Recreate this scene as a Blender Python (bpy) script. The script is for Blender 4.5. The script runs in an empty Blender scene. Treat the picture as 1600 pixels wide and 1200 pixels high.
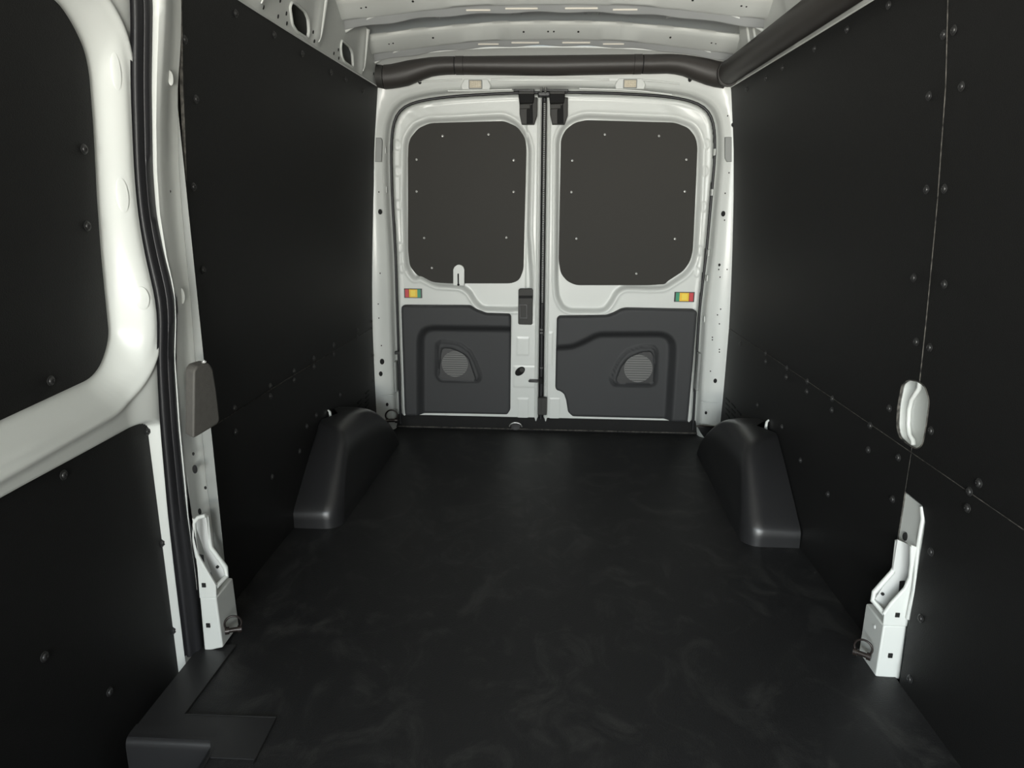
import bpy, bmesh, math
import numpy as np
from mathutils import Vector, Matrix
from mathutils.geometry import delaunay_2d_cdt

sc = bpy.context.scene
COL = sc.collection

# ------------------------------------------------------------------ camera
FPX = 1100.0
CAM = np.array([0.0, 0.0, 1.148])
_p, _y, _r = np.radians([14.49, 2.66, 0.51])
_fw = np.array([-math.sin(_y) * math.cos(_p), math.cos(_y) * math.cos(_p), -math.sin(_p)])
_rt = np.array([math.cos(_y), math.sin(_y), 0.0])
_up = np.cross(_rt, _fw)
_rt, _up = math.cos(_r) * _rt + math.sin(_r) * _up, -math.sin(_r) * _rt + math.cos(_r) * _up
cd = bpy.data.cameras.new('camera')
cd.sensor_width = 36.0
cd.lens = 36.0 * FPX / 1600.0
cd.clip_start = 0.02
cam = bpy.data.objects.new('camera', cd)
COL.objects.link(cam)
M3 = Matrix(((_rt[0], _up[0], -_fw[0]), (_rt[1], _up[1], -_fw[1]), (_rt[2], _up[2], -_fw[2])))
cam.matrix_world = Matrix.Translation(Vector(CAM)) @ M3.to_4x4()
sc.camera = cam

# ------------------------------------------------------------------ world, lights, exposure
w = bpy.data.worlds.new('daylight')
sc.world = w
w.use_nodes = True
nt = w.node_tree
nt.nodes.clear()
wo = nt.nodes.new('ShaderNodeOutputWorld')
bg = nt.nodes.new('ShaderNodeBackground')
tc = nt.nodes.new('ShaderNodeTexCoord')
sep = nt.nodes.new('ShaderNodeSeparateXYZ')
cr = nt.nodes.new('ShaderNodeValToRGB')
cr.color_ramp.elements[0].position = 0.40
cr.color_ramp.elements[0].color = (0.62, 0.55, 0.40, 1)
cr.color_ramp.elements[1].position = 0.62
cr.color_ramp.elements[1].color = (0.80, 0.92, 1.0, 1)
e = cr.color_ramp.elements.new(0.50)
e.color = (0.50, 0.58, 0.42, 1)
mp = nt.nodes.new('ShaderNodeMath'); mp.operation = 'MULTIPLY_ADD'
mp.inputs[1].default_value = 0.5; mp.inputs[2].default_value = 0.5
nt.links.new(tc.outputs['Generated'], sep.inputs[0])
nt.links.new(sep.outputs[2], mp.inputs[0])
nt.links.new(mp.outputs[0], cr.inputs[0])
nt.links.new(cr.outputs[0], bg.inputs[0])
bg.inputs[1].default_value = 1.6
nt.links.new(bg.outputs[0], wo.inputs[0])


def area(name, loc, target, sx, sy, power, color):
    l = bpy.data.lights.new(name, 'AREA')
    l.shape = 'RECTANGLE'; l.size = sx; l.size_y = sy
    l.energy = power; l.color = color
    o = bpy.data.objects.new(name, l)
    COL.objects.link(o)
    o.location = loc
    o.rotation_euler = (Vector(target) - Vector(loc)).to_track_quat('-Z', 'Y').to_euler()
    return o


area('windshield_daylight', (-0.9, -3.6, 1.75), (0, 2.5, 1.0), 3.2, 1.3, 360, (0.85, 0.95, 1.0))
area('ground_bounce_daylight', (-0.6, -2.9, 0.45), (0, 1.6, 1.8), 3.0, 0.9, 660, (1.0, 0.965, 0.88))

sc.view_settings.view_transform = 'Standard'
sc.view_settings.look = 'None'
sc.view_settings.exposure = -0.20
sc.view_settings.gamma = 1.0
sc.view_settings.use_curve_mapping = False

# ------------------------------------------------------------------ measuring helpers (points on real planes of the van)


def ray(px, py):
    return _fw + _rt * (px - 800) / FPX - _up * (py - 600) / FPX


def U(px, py, ax, v):
    d = ray(px, py)
    return CAM + (v - CAM[ax]) / d[ax] * d


def UP(px, py, p0, n):
    d = ray(px, py); p0 = np.array(p0, float); n = np.array(n, float)
    return CAM + ((p0 - CAM) @ n) / (d @ n) * d


def dp(pts, y=3.5):          # list of points -> (x, z) polygon on a cross plane
    return [tuple(U(a, b, 1, y)[[0, 2]]) for a, b in pts]


def zz(pts, ox, oy, s):
    return [(ox + a / s, oy + b / s) for a, b in pts]


PROF_Z = [-0.3, 0, .25, .56, .76, .9, 1.15, 1.4, 1.65, 1.8]
PROF_X = [.893, .897, .90, .90, .893, .886, .871, .85, .817, .79]


def Wl(y, z):
    s = min(max((y - 2) / 1.42, 0), 1.2) ** 1.3
    return np.interp(z, PROF_Z, PROF_X) - s * np.interp(z, [0, 1.2, 1.65], [.045, .045, .032])


def Wr(y, z):
    s = min(max((y - 2) / 1.42, 0), 1.2) ** 1.3
    return np.interp(z, PROF_Z, PROF_X) - s * .008


def onwall(px, py, side):
    x = .88
    for _ in range(12):
        q = U(px, py, 0, side * x)
        x = (Wl if side < 0 else Wr)(q[1], q[2])
    return q


# ------------------------------------------------------------------ materials


def mat(name, col, rough=.5, metal=0.0, coat=0.0, bump=0.0, bscale=200, var=0.0, vscale=6, spec=.5):
    m = bpy.data.materials.new(name)
    m.use_nodes = True
    t = m.node_tree
    b = t.nodes['Principled BSDF']
    b.inputs['Base Color'].default_value = (*col, 1)
    b.inputs['Roughness'].default_value = rough
    b.inputs['Metallic'].default_value = metal
    b.inputs['Coat Weight'].default_value = coat
    b.inputs['Coat Roughness'].default_value = .16
    b.inputs['Specular IOR Level'].default_value = spec
    g = t.nodes.new('ShaderNodeTexCoord')
    if bump:
        n = t.nodes.new('ShaderNodeTexNoise')
        n.inputs['Scale'].default_value = bscale
        n.inputs['Detail'].default_value = 3
        bp = t.nodes.new('ShaderNodeBump')
        bp.inputs['Strength'].default_value = bump
        bp.inputs['Distance'].default_value = .002
        t.links.new(g.outputs['Object'], n.inputs['Vector'])
        t.links.new(n.outputs[0], bp.inputs['Height'])
        t.links.new(bp.outputs[0], b.inputs['Normal'])
    if var:
        n2 = t.nodes.new('ShaderNodeTexNoise')
        n2.inputs['Scale'].default_value = vscale
        n2.inputs['Detail'].default_value = 5
        r = t.nodes.new('ShaderNodeValToRGB')
        r.color_ramp.elements[0].position = .3
        r.color_ramp.elements[1].position = .75
        r.color_ramp.elements[0].color = (*[c * (1 - var) for c in col], 1)
        r.color_ramp.elements[1].color = (*[min(1, c * (1 + var)) for c in col], 1)
        t.links.new(g.outputs['Object'], n2.inputs['Vector'])
        t.links.new(n2.outputs[0], r.inputs[0])
        t.links.new(r.outputs[0], b.inputs['Base Color'])
    return m


WHITE = mat('white_paint', (.67, .69, .665), .42, coat=.22, bump=.03, bscale=60)
WHITE_IN = mat('primer_white', (.60, .61, .60), .4, bump=.03, bscale=60)
PANEL = mat('black_panel', (.0072, .0072, .0072), .58, bump=.35, bscale=420, var=.12, vscale=30, spec=.38)
EDGE = mat('panel_edge', (.07, .066, .058), .8, bump=.4, bscale=300, var=.95, vscale=70)
WPANEL = mat('window_panel', (.037, .035, .031), .64, bump=.2, bscale=500, spec=.25)
TRIM = mat('door_trim_plastic', (.040, .041, .043), .6, bump=.25, bscale=700, spec=.4)
PLASTIC = mat('black_plastic', (.020, .020, .021), .38, bump=.12, bscale=600, spec=.5)
DUCT = mat('duct_plastic', (.036, .032, .029), .5, bump=.1, bscale=600, spec=.5)
RUBBER = mat('rubber', (.016, .016, .018), .45, bump=.1, bscale=300)
COVER = mat('cover_plastic', (.020, .020, .021), .33, bump=.15, bscale=500, spec=.6)
SILLM = mat('sill_plastic', (.009, .009, .009), .75, bump=.3, bscale=200, spec=.25)
DARK = mat('dark_hole', (.006, .006, .006), .8)
PADM = mat('grey_padding', (.125, .12, .11), .75, bump=.3, bscale=500, var=.08, vscale=60)
STEEL = mat('steel', (.45, .45, .44), .3, metal=1.0)
CLIPM = mat('clip_metal', (.75, .75, .73), .25, metal=.5)
DSTEEL = mat('dark_screw', (.022, .022, .022), .4)
RINGM = mat('dark_ring', (.024, .018, .016), .3, metal=.3)
LATCH = mat('latch_plastic', (.030, .029, .026), .62, bump=.1, bscale=500)
LENS = mat('lens', (.62, .56, .44), .25, coat=.5)
RED = mat('label_red', (.55, .03, .04), .4)
YEL = mat('label_yellow', (.85, .52, .02), .4)
YEL2 = mat('label_light_yellow', (.9, .68, .06), .4)
GRN = mat('label_green', (.02, .28, .14), .4)
GRILLE = mat('speaker_mesh', (.16, .16, .155), .6)
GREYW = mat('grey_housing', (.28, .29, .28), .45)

# floor mat: black with pale scuffs
FLOOR = mat('floor_mat', (.017, .018, .019), .5, bump=.5, bscale=260, spec=.4)
t = FLOOR.node_tree
b = t.nodes['Principled BSDF']
g = t.nodes.new('ShaderNodeTexCoord')
mpn = t.nodes.new('ShaderNodeMapping'); mpn.inputs['Scale'].default_value = (7, 5, 1)
n1 = t.nodes.new('ShaderNodeTexNoise'); n1.inputs['Scale'].default_value = 1.0; n1.inputs['Detail'].default_value = 9
n1.inputs['Roughness'].default_value = .68; n1.inputs['Distortion'].default_value = 1.6
r1 = t.nodes.new('ShaderNodeValToRGB')
r1.color_ramp.elements[0].position = .5; r1.color_ramp.elements[0].color = (.0125, .0127, .0135, 1)
r1.color_ramp.elements[1].position = .85; r1.color_ramp.elements[1].color = (.05, .05, .047, 1)
t.links.new(g.outputs['Object'], mpn.inputs[0]); t.links.new(mpn.outputs[0], n1.inputs[0])
t.links.new(n1.outputs[0], r1.inputs[0]); t.links.new(r1.outputs[0], b.inputs['Base Color'])

# ------------------------------------------------------------------ mesh helpers


def link(o, parent=None):
    COL.objects.link(o)
    if parent is not None:
        o.parent = parent
    return o


def mk(name, verts, faces, m, parent=None, smooth=True, sharp=None):
    me = bpy.data.meshes.new(name)
    me.from_pydata([tuple(map(float, v)) for v in verts], [], [tuple(f) for f in faces])
    if not isinstance(m, (list, tuple)):
        m = [m]
    for x in m:
        me.materials.append(x)
    if smooth:
        me.polygons.foreach_set('use_smooth', [True] * len(me.polygons))
        me.set_sharp_from_angle(angle=math.radians(sharp or 50))
    me.update()
    o = bpy.data.objects.new(name, me)
    return link(o, parent)


def tag(o, label=None, cat=None, group=None, kind=None):
    if label: o['label'] = label
    if cat: o['category'] = cat
    if group: o['group'] = group
    if kind: o['kind'] = kind
    return o


def empty(name, loc):
    o = bpy.data.objects.new(name, None)
    o.empty_display_size = .05
    o.location = loc
    return link(o)


def under(child, root):       # parent keeping world place
    child.parent = root
    child.location = Vector(child.location) - Vector(root.location)
    return child


def sdf(poly, pts):
    P = np.asarray(poly, float); Q = np.asarray(pts, float)
    A = P; B = np.roll(P, -1, 0)
    best = np.full(len(Q), 1e9); inside = np.zeros(len(Q), bool)
    for a, b2 in zip(A, B):
        e_ = b2 - a; w_ = Q - a
        tt = np.clip((w_ @ e_) / max(e_ @ e_, 1e-12), 0, 1)
        d = w_ - tt[:, None] * e_
        best = np.minimum(best, (d ** 2).sum(1))
        c = (a[1] > Q[:, 1]) != (b2[1] > Q[:, 1])
        with np.errstate(divide='ignore', invalid='ignore'):
            xi = e_[0] * (Q[:, 1] - a[1]) / (e_[1] if e_[1] else 1e-12) + a[0]
        inside ^= c & (Q[:, 0] < xi)
    d = np.sqrt(best)
    return np.where(inside, -d, d)


def sst(x):
    x = np.clip(x, 0, 1)
    return x * x * (3 - 2 * x)


def rnd(poly, r=.02, n=5):
    P = [np.array(p, float) for p in poly]; out = []
    k = len(P)
    for i in range(k):
        a, c, b2 = P[i - 1], P[i], P[(i + 1) % k]
        la, lb = np.linalg.norm(a - c), np.linalg.norm(b2 - c)
        q = min(r, .48 * la, .48 * lb)
        s = c + (a - c) / max(la, 1e-9) * q; e_ = c + (b2 - c) / max(lb, 1e-9) * q
        for j in range(n + 1):
            u = j / n
            out.append((1 - u) ** 2 * s + 2 * u * (1 - u) * c + u * u * e_)
    res = [out[0]]
    for p in out[1:]:
        if np.linalg.norm(p - res[-1]) > 1e-5: res.append(p)
    if np.linalg.norm(res[0] - res[-1]) < 1e-5: res.pop()
    return np.array(res)


def densify(poly, step):
    out = []
    P = np.asarray(poly, float)
    for a, b2 in zip(P, np.roll(P, -1, 0)):
        n = max(1, int(np.ceil(np.linalg.norm(b2 - a) / step)))
        for j in range(n): out.append(a + (b2 - a) * j / n)
    return np.array(out)


def sheet(name, outer, holes, fmap, m, parent=None, step=.05, back=None, edge=None, sharp=50):
    """flat polygon with holes, triangulated with inner points and mapped to 3D; back = offset vector for thickness"""
    outer = densify(outer, step); holes = [densify(h, step) for h in holes]
    pts = list(outer); edges = []; n = len(outer)
    edges += [(i, (i + 1) % n) for i in range(n)]
    for h in holes:
        s = len(pts); pts += list(h); k = len(h)
        edges += [(s + i, s + (i + 1) % k) for i in range(k)]
    mn, mx = outer.min(0), outer.max(0)
    gx = np.arange(mn[0] + step * .5, mx[0], step); gy = np.arange(mn[1] + step * .5, mx[1], step)
    if len(gx) and len(gy):
        G = np.array(np.meshgrid(gx, gy)).reshape(2, -1).T
        keep = sdf(outer, G) < -step * .35
        for h in holes: keep &= sdf(h, G) > step * .35
        pts += list(G[keep])
    v2, _, tris, *_r2 = delaunay_2d_cdt([Vector(p) for p in pts], edges, [], 0, 1e-7)
    V = np.array([tuple(v) for v in v2]); T = [tuple(t_) for t_ in tris if len(t_) == 3]
    Cn = V[np.array(T)].mean(1)
    keep = sdf(outer, Cn) < 1e-7
    for h in holes: keep &= sdf(h, Cn) > -1e-7
    T = [t_ for t_, k_ in zip(T, keep) if k_]
    X = np.array([fmap(a, b2) for a, b2 in V]) if not getattr(fmap, 'vec', False) else fmap(V)
    verts = list(X)
    nf = len(T)
    me_f = list(T)
    if back is not None:
        back = np.array(back, float)
        cnt = {}
        for t_ in T:
            for i in range(3):
                a, b2 = t_[i], t_[(i + 1) % 3]
                if (b2, a) in cnt: del cnt[(b2, a)]
                else: cnt[(a, b2)] = 1
        rim = {}
        for a, b2 in cnt:
            for q in (a, b2):
                if q not in rim:
                    rim[q] = len(verts); verts.append(X[q] + back)
            me_f.append((b2, a, rim[a], rim[b2]))
    o = mk(name, verts, me_f, [m, edge or m], parent, sharp=sharp)
    if back is not None:
        mi = [0] * nf + [1] * (len(me_f) - nf)
        o.data.polygons.foreach_set('material_index', mi)
    return o


def hf(name, us, vs, f, m, parent=None, keep=None, sharp=60):
    A, B = np.meshgrid(us, vs)
    X = f(A.ravel(), B.ravel())
    nu, nv = len(us), len(vs)
    idx = np.arange(nu * nv).reshape(nv, nu)
    F = np.stack([idx[:-1, :-1], idx[:-1, 1:], idx[1:, 1:], idx[1:, :-1]], -1).reshape(-1, 4)
    if keep is not None:
        k = keep(X)
        F = F[k[F].all(1)]
    used = np.unique(F); rm = -np.ones(nu * nv, int); rm[used] = np.arange(len(used))
    me = bpy.data.meshes.new(name)
    me.from_pydata(X[used].tolist(), [], rm[F].tolist())
    me.materials.append(m)
    me.polygons.foreach_set('use_smooth', [True] * len(me.polygons))
    o = bpy.data.objects.new(name, me)
    return link(o, parent)


def loft(name, secs, m, parent=None, closed=False, cap=False, sharp=50, loop=False):
    S = [np.asarray(s, float) for s in secs]; k = len(S[0])
    V = np.concatenate(S); F = []
    n = len(S)
    for i in range(n if loop else n - 1):
        i2 = (i + 1) % n
        for j in range(k if closed else k - 1):
            j2 = (j + 1) % k
            F.append((i * k + j, i * k + j2, i2 * k + j2, i2 * k + j))
    if cap and closed:
        F.append(tuple(range(k))[::-1]); F.append(tuple((n - 1) * k + j for j in range(k)))
    return mk(name, V, F, m, parent, sharp=sharp)


def tube(name, path, r, m, parent=None, n=8, loop=False, flat=1.0):
    P = [np.array(p, float) for p in path]; secs = []; k = len(P)
    prev = None
    for i in range(k):
        a = P[i - 1] if (i > 0 or loop) else P[i]
        b2 = P[(i + 1) % k] if (i < k - 1 or loop) else P[i]
        t_ = b2 - a; t_ /= max(np.linalg.norm(t_), 1e-9)
        ref = prev if prev is not None else (np.array([0, 0, 1.]) if abs(t_[2]) < .9 else np.array([0, 1., 0]))
        u = ref - t_ * (ref @ t_); u /= max(np.linalg.norm(u), 1e-9)
        v = np.cross(t_, u); prev = u
        rr = r[i] if hasattr(r, '__len__') else r
        secs.append([P[i] + rr * (math.cos(q) * u * flat + math.sin(q) * v) for q in np.linspace(0, 2 * math.pi, n, endpoint=False)])
    return loft(name, secs, m, parent, closed=True, cap=not loop, loop=loop)


def bev(o, wdt, seg=3, ang=30):
    md = o.modifiers.new('bevel', 'BEVEL')
    md.width = wdt; md.segments = seg; md.limit_method = 'ANGLE'; md.angle_limit = math.radians(ang)
    md.harden_normals = False
    return o


def box(name, c, s, m, parent=None, b=.003, seg=2, rot=None):
    x, y, z = [q / 2 for q in s]
    V = [(-x, -y, -z), (x, -y, -z), (x, y, -z), (-x, y, -z), (-x, -y, z), (x, -y, z), (x, y, z), (-x, y, z)]
    F = [(0, 3, 2, 1), (4, 5, 6, 7), (0, 1, 5, 4), (1, 2, 6, 5), (2, 3, 7, 6), (3, 0, 4, 7)]
    o = mk(name, V, F, m, parent, sharp=35)
    o.location = c
    if rot is not None: o.rotation_euler = rot
    if b: bev(o, min(b, .45 * min(s)), seg)
    return o


def prism(name, poly3, back, m, parent=None, b=.003, seg=2):
    """n-gon given as 3D points, extruded by vector back"""
    P = [np.array(p, float) for p in poly3]; k = len(P); back = np.array(back, float)
    V = P + [p + back for p in P]
    F = [tuple(range(k)), tuple(range(2 * k - 1, k - 1, -1))] + [(i, k + i, k + (i + 1) % k, (i + 1) % k) for i in range(k)]
    o = mk(name, V, F, m, parent, sharp=35)
    bm = bmesh.new(); bm.from_mesh(o.data); bmesh.ops.recalc_face_normals(bm, faces=bm.faces); bm.to_mesh(o.data); bm.free()
    if b: bev(o, b, seg)
    return o


def disc(name, c, r, m, parent=None, nrm=(0, -1, 0), h=.002, rx=None, n=14, roll=0.0):
    nv = Vector(nrm).normalized(); q = nv.to_track_quat('Z', 'Y')
    V = []
    rx = rx or r
    for hh, k in ((-.001, 1), (h, 1), (h + .0006, .8)):
        for i in range(n):
            a = 2 * math.pi * i / n
            x, y = rx * k * math.cos(a), r * k * math.sin(a)
            V.append(Vector(c) + q @ Vector((x * math.cos(roll) - y * math.sin(roll), x * math.sin(roll) + y * math.cos(roll), hh)))
    F = [(j * n + i, j * n + (i + 1) % n, (j + 1) * n + (i + 1) % n, (j + 1) * n + i) for j in (0, 1) for i in range(n)]
    F.append(tuple(range(2 * n, 3 * n)))
    return mk(name, V, F, m, parent)


def screw_mesh(name, m, r, h):
    V = []; F = []; n = 12
    rings = [(r, 0), (r, h * .25), (r * .72, h * .42), (r * .66, h * .75), (r * .45, h), (r * .2, h), (r * .16, h * .7)]
    for rr, hh in rings:
        for i in range(n):
            a = 2 * math.pi * i / n
            V.append((rr * math.cos(a), rr * math.sin(a), hh))
    for j in range(len(rings) - 1):
        for i in range(n):
            F.append((j * n + i, j * n + (i + 1) % n, (j + 1) * n + (i + 1) % n, (j + 1) * n + i))
    F.append(tuple((len(rings) - 1) * n + i for i in range(n)))
    me = bpy.data.meshes.new(name); me.from_pydata(V, [], F); me.materials.append(m)
    me.polygons.foreach_set('use_smooth', [True] * len(me.polygons))
    me.set_sharp_from_angle(angle=math.radians(40))
    return me


SCREW = screw_mesh('screw', DSTEEL, .0105, .006)
CLIP = screw_mesh('clip', CLIPM, .0056, .005)


def screw(p, nrm, parent, me=None, scale=1.0, name='screw'):
    o = bpy.data.objects.new(name, me or SCREW)
    o.location = Vector(p); o.rotation_euler = Vector(nrm).to_track_quat('Z', 'Y').to_euler()
    o.scale = (scale,) * 3
    return link(o, parent)


# ================================================================== SETTING
# ---------------- floor
Y0 = -0.45
fl = [(-.895, 3.485), (.89, 3.485), (.898, 2.2), (.898, Y0), (-.70, Y0), (-.70, 1.262), (-.897, 1.262), (-.897, 2.2)]
floor = sheet('floor', [(a, b_) for a, b_ in fl], [], lambda a, b_: (a, b_, 0.0), FLOOR, step=.25, back=(0, 0, -.03))
tag(floor, kind='structure')
# sub-floor (painted steel under the mat and the step well of the sliding door)
sub = mk('subfloor', [(-1.1, Y0, -.30), (1.0, Y0, -.30), (1.0, 3.7, -.30), (-1.1, 3.7, -.30),
                      (-.70, Y0, -.032), (-.70, 1.262, -.032), (-.70, 1.262, -.30), (-.70, Y0, -.30)],
         [(0, 1, 2, 3), (4, 5, 6, 7)], PLASTIC, floor, smooth=False)

# ---------------- walls
seamL, seamR = .548, .565
zt = 1.652
def mapL(a, b_): return np.array([-Wl(a, b_), a, b_])
def mapR(a, b_): return np.array([Wr(a, b_), a, b_])
Y1 = 3.42
# outer body sides (white painted steel behind the panels)
def shell(side, y0):
    zs = np.linspace(-.3, zt, 12); W = Wl if side < 0 else Wr
    ys = np.linspace(y0, 3.62, 14)
    secs = [[(side * (W(min(y, 3.42), z) + .045), y, z) for z in zs] for y in ys]
    return secs
wall_left = loft('wall_left', shell(-1, 1.64), WHITE_IN); tag(wall_left, kind='structure')
wall_right = loft('wall_right', shell(1, Y0), WHITE); tag(wall_right, kind='structure')

g_ = .0012
_e = np.array([onwall(a, b_, -1) for a, b_ in [(283, 0), (284, 67), (285, 133), (288, 200), (290, 267), (292, 333), (295, 400), (300, 467), (304, 520), (310, 640), (317, 700), (322, 757), (330, 820), (343, 900)]])
_e = _e[np.argsort(_e[:, 2])]
yl = lambda z: np.interp(z, _e[:, 2], _e[:, 1])
sheet('wall_panel', [(yl(seamL), seamL + g_), (Y1, seamL + g_ - .012), (Y1, zt), (yl(1.65), zt)] + [(yl(q_), q_) for q_ in np.arange(1.55, .60, -.1)], [], mapL, PANEL,
      wall_left, step=.07, back=(-.006, 0, 0), edge=EDGE)
# lower left panel, cut round the wheel cover
sheet('wall_panel', [(yl(0), .0), (yl(.4), .4), (yl(seamL), seamL - g_), (Y1, seamL - g_ - .012), (Y1, 0)],
      [], mapL, PANEL, wall_left, step=.07, back=(-.006, 0, 0), edge=EDGE)
# right wall: rear panels start on the vertical seam near y=1.67
ys_ = 1.668
rec = rnd([onwall(*p, 1)[[1, 2]] for p in zz([(330, 300), (362, 280), (405, 288), (440, 313), (459, 380), (450, 450), (440, 520), (425, 588), (400, 605), (362, 588), (318, 550), (304, 500), (310, 400)], 1300, 500, 3)], .012, 3)
def clip_half(poly, yc, sgn):
    P = np.array(poly); out = []
    for a, b2 in zip(P, np.roll(P, -1, 0)):
        ia, ib = (a[0] - yc) * sgn >= 0, (b2[0] - yc) * sgn >= 0
        if ia: out.append(a)
        if ia != ib: out.append(a + (b2 - a) * (yc - a[0]) / (b2[0] - a[0]))
    return out
# the recess straddles the seam: each panel gets its half as a notch in its edge
def notch_side(sgn):
    P = [p for p in clip_half(rec, ys_ + sgn * g_, sgn)]
    cut = [p for p in P if abs(p[0] - (ys_ + sgn * g_)) < 1e-5]
    zlo, zhi = min(c[1] for c in cut), max(c[1] for c in cut)
    inner = [p for p in P if abs(p[0] - (ys_ + sgn * g_)) >= 1e-5]
    k = len(inner)
    # rotate so that it runs continuously
    gaps = [np.linalg.norm(inner[(i + 1) % k] - inner[i]) for i in range(k)]
    i0 = (int(np.argmax(gaps)) + 1) % k
    inner = inner[i0:] + inner[:i0]
    if inner[0][1] > inner[-1][1]: inner = inner[::-1]
    return zlo, zhi, inner
zlo, zhi, inn = notch_side(1)
yr = ys_ + g_
sheet('wall_panel', [(yr, seamR + g_), (yr, zlo)] + [tuple(p) for p in inn] + [(yr, zhi), (yr, zt), (Y1, zt), (Y1, seamR + g_)], [], mapR, PANEL,
      wall_right, step=.07, back=(.006, 0, 0), edge=EDGE)
zlo, zhi, inn = notch_side(-1)
yr = ys_ - g_
sheet('wall_panel', [(yr, seamR + g_), (yr, zlo)] + [tuple(p) for p in inn] + [(yr, zhi), (yr, zt), (Y0, zt), (Y0, seamR + g_)], [], mapR, PANEL,
      wall_right, step=.07, back=(.006, 0, 0), edge=EDGE)
sheet('wall_panel', [(ys_ + g_, 0), (Y1, 0), (Y1, seamR - g_), (ys_ + g_, seamR - g_)], [], mapR, PANEL, wall_right, step=.07, back=(.006, 0, 0), edge=EDGE)
sheet('wall_panel', [(ys_ - g_, .462), (1.585, .462), (1.562, .43), (1.556, .15), (1.552, 0), (Y0, 0), (Y0, seamR - g_), (ys_ - g_, seamR - g_)],
      [], mapR, PANEL, wall_right, step=.05, back=(.006, 0, 0), edge=EDGE)
# white pressed dish seen in the recess
dish = [];
rc = np.array(rec); cc = rc.mean(0)
for k, dpt in ((1.0, .004), (1.0, .012), (.86, .030), (.80, .034)):
    dish.append([np.array([Wr(q[0], q[1]) + dpt, q[0], q[1]]) for q in (cc + (rc - cc) * k)])
Vd = [v for s in dish for v in s]; kk = len(rc)
Fd = [(i * kk + j, i * kk + (j + 1) % kk, (i + 1) * kk + (j + 1) % kk, (i + 1) * kk + j) for i in range(3) for j in range(kk)] + [tuple(3 * kk + j for j in range(kk))]
mk('grab_recess', Vd, Fd, WHITE, wall_right)
rp = [onwall(*p, 1) + np.array([.006, 0, 0]) for p in zz([(400, 290), (398, 318), (362, 372), (350, 420), (346, 490), (352, 540), (368, 565), (370, 586)], 1300, 500, 3)]
tube('pressed_ridge', rp, .006, WHITE, wall_right)

# raw fibre edges along the joints
def seam_edge(pts, root, r=.0011):
    tube('raw_edge', pts, r, EDGE, root, n=5)
seam_edge([(-Wl(y, seamL) + .0008, y, np.interp(y, [1.7, 3.42], [seamL, seamL - .012])) for y in np.linspace(1.72, 3.40, 30)], wall_left)
seam_edge([(-Wl(yl(z), z) + .0012, yl(z) - .001, z) for z in np.linspace(.05, 1.64, 50)], wall_left, .0016)
seam_edge([(Wr(y, seamR) - .0008, y, seamR) for y in np.linspace(Y0, 3.40, 50)], wall_right)
for z0, z1 in ((.745, 1.63),):
    seam_edge([(Wr(ys_, z) - .0008, ys_, z) for z in np.linspace(z0, z1, 20)], wall_right)
rr_ = [np.array([Wr(q[0], q[1]) - .001, q[0], q[1]]) for q in densify(rec, .03)]
tube('raw_edge', rr_, .0016, EDGE, wall_right, n=5, loop=True)
# screws along the panels
SL = [(368, 21), (428, 54), (472, 84), (517, 113), (540, 124), (567, 142), (306, 155), (302, 292), (288, 62), (317, 422), (307, 514), (366, 638), (368, 675), (325, 685), (333, 745),
      (425, 745), (422, 603), (422, 619), (459, 580), (459, 594), (490, 560), (490, 573), (521, 539), (521, 553), (558, 516), (558, 527), (468, 705), (494, 649), (531, 617),
      (580, 502), (580, 513), (582, 555), (583, 595), (397, 925), (479, 666)]
for p in SL:
    q = onwall(*p, -1); screw(q, (1, 0, 0), wall_left)
SR = [(1389, 8), (1324, 46), (1273, 76), (1223, 106), (1197, 122), (1167, 139), (1491, 47), (1475, 54), (1503, 135), (1452, 150), (1448, 296), (1476, 295), (1428, 434), (1476, 444),
      (1432, 534), (1453, 543), (1390, 638), (1455, 673), (1360, 665), (1357, 703), (1404, 715), (1395, 780), (1515, 768), (1512, 794), (1530, 755), (1455, 862), (1197, 552), (1197, 565),
      (1230, 575), (1229, 589), (1262, 596), (1261, 612), (1301, 623), (1300, 641), (1157, 537), (1184, 633), (1222, 667), (1251, 719), (1294, 772), (1131, 564), (1128, 606),
      (1439, 966), (1422, 1061), (1136, 510), (1137, 519), (1145, 195), (1144, 285), (1143, 365), (1140, 435)]
for p in SR:
    q = onwall(*p, 1); screw(q, (-1, 0, 0), wall_right)
# louvre slots behind the wheel covers
for side, px in ((-1, [(574, 612), (574, 619), (574, 626), (574, 633), (574, 640), (562, 627), (562, 634), (562, 641)]),
                 (1, [(1137, 625), (1137, 633), (1137, 641), (1137, 649), (1146, 634), (1146, 642), (1146, 650), (1155, 645)])):
    for p in px:
        q = onwall(*p, side)
        box('vent_slot', (q[0], q[1], q[2]), (.004, .07, .008), DARK, wall_left if side < 0 else wall_right, b=0)

# ---------------- rear frame (D pillars and header round the door opening)
OL = [(626, 660), (621, 500), (618, 400), (612.5, 304), (611, 240), (612, 205), (615.4, 187), (621.5, 173), (633, 164), (662, 156), (706, 150.4), (761, 147), (805, 145), (850, 144.5)]
OR = [(889.6, 144), (960, 145.5), (1027, 149), (1067, 154), (1096.7, 163), (1111, 175), (1117, 202), (1117, 246), (1104, 392), (1092.5, 487.5), (1083, 668)]
OUT = np.array(dp(OL + OR))
OUT[0, 1] = OUT[-1, 1] = -.02
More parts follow.
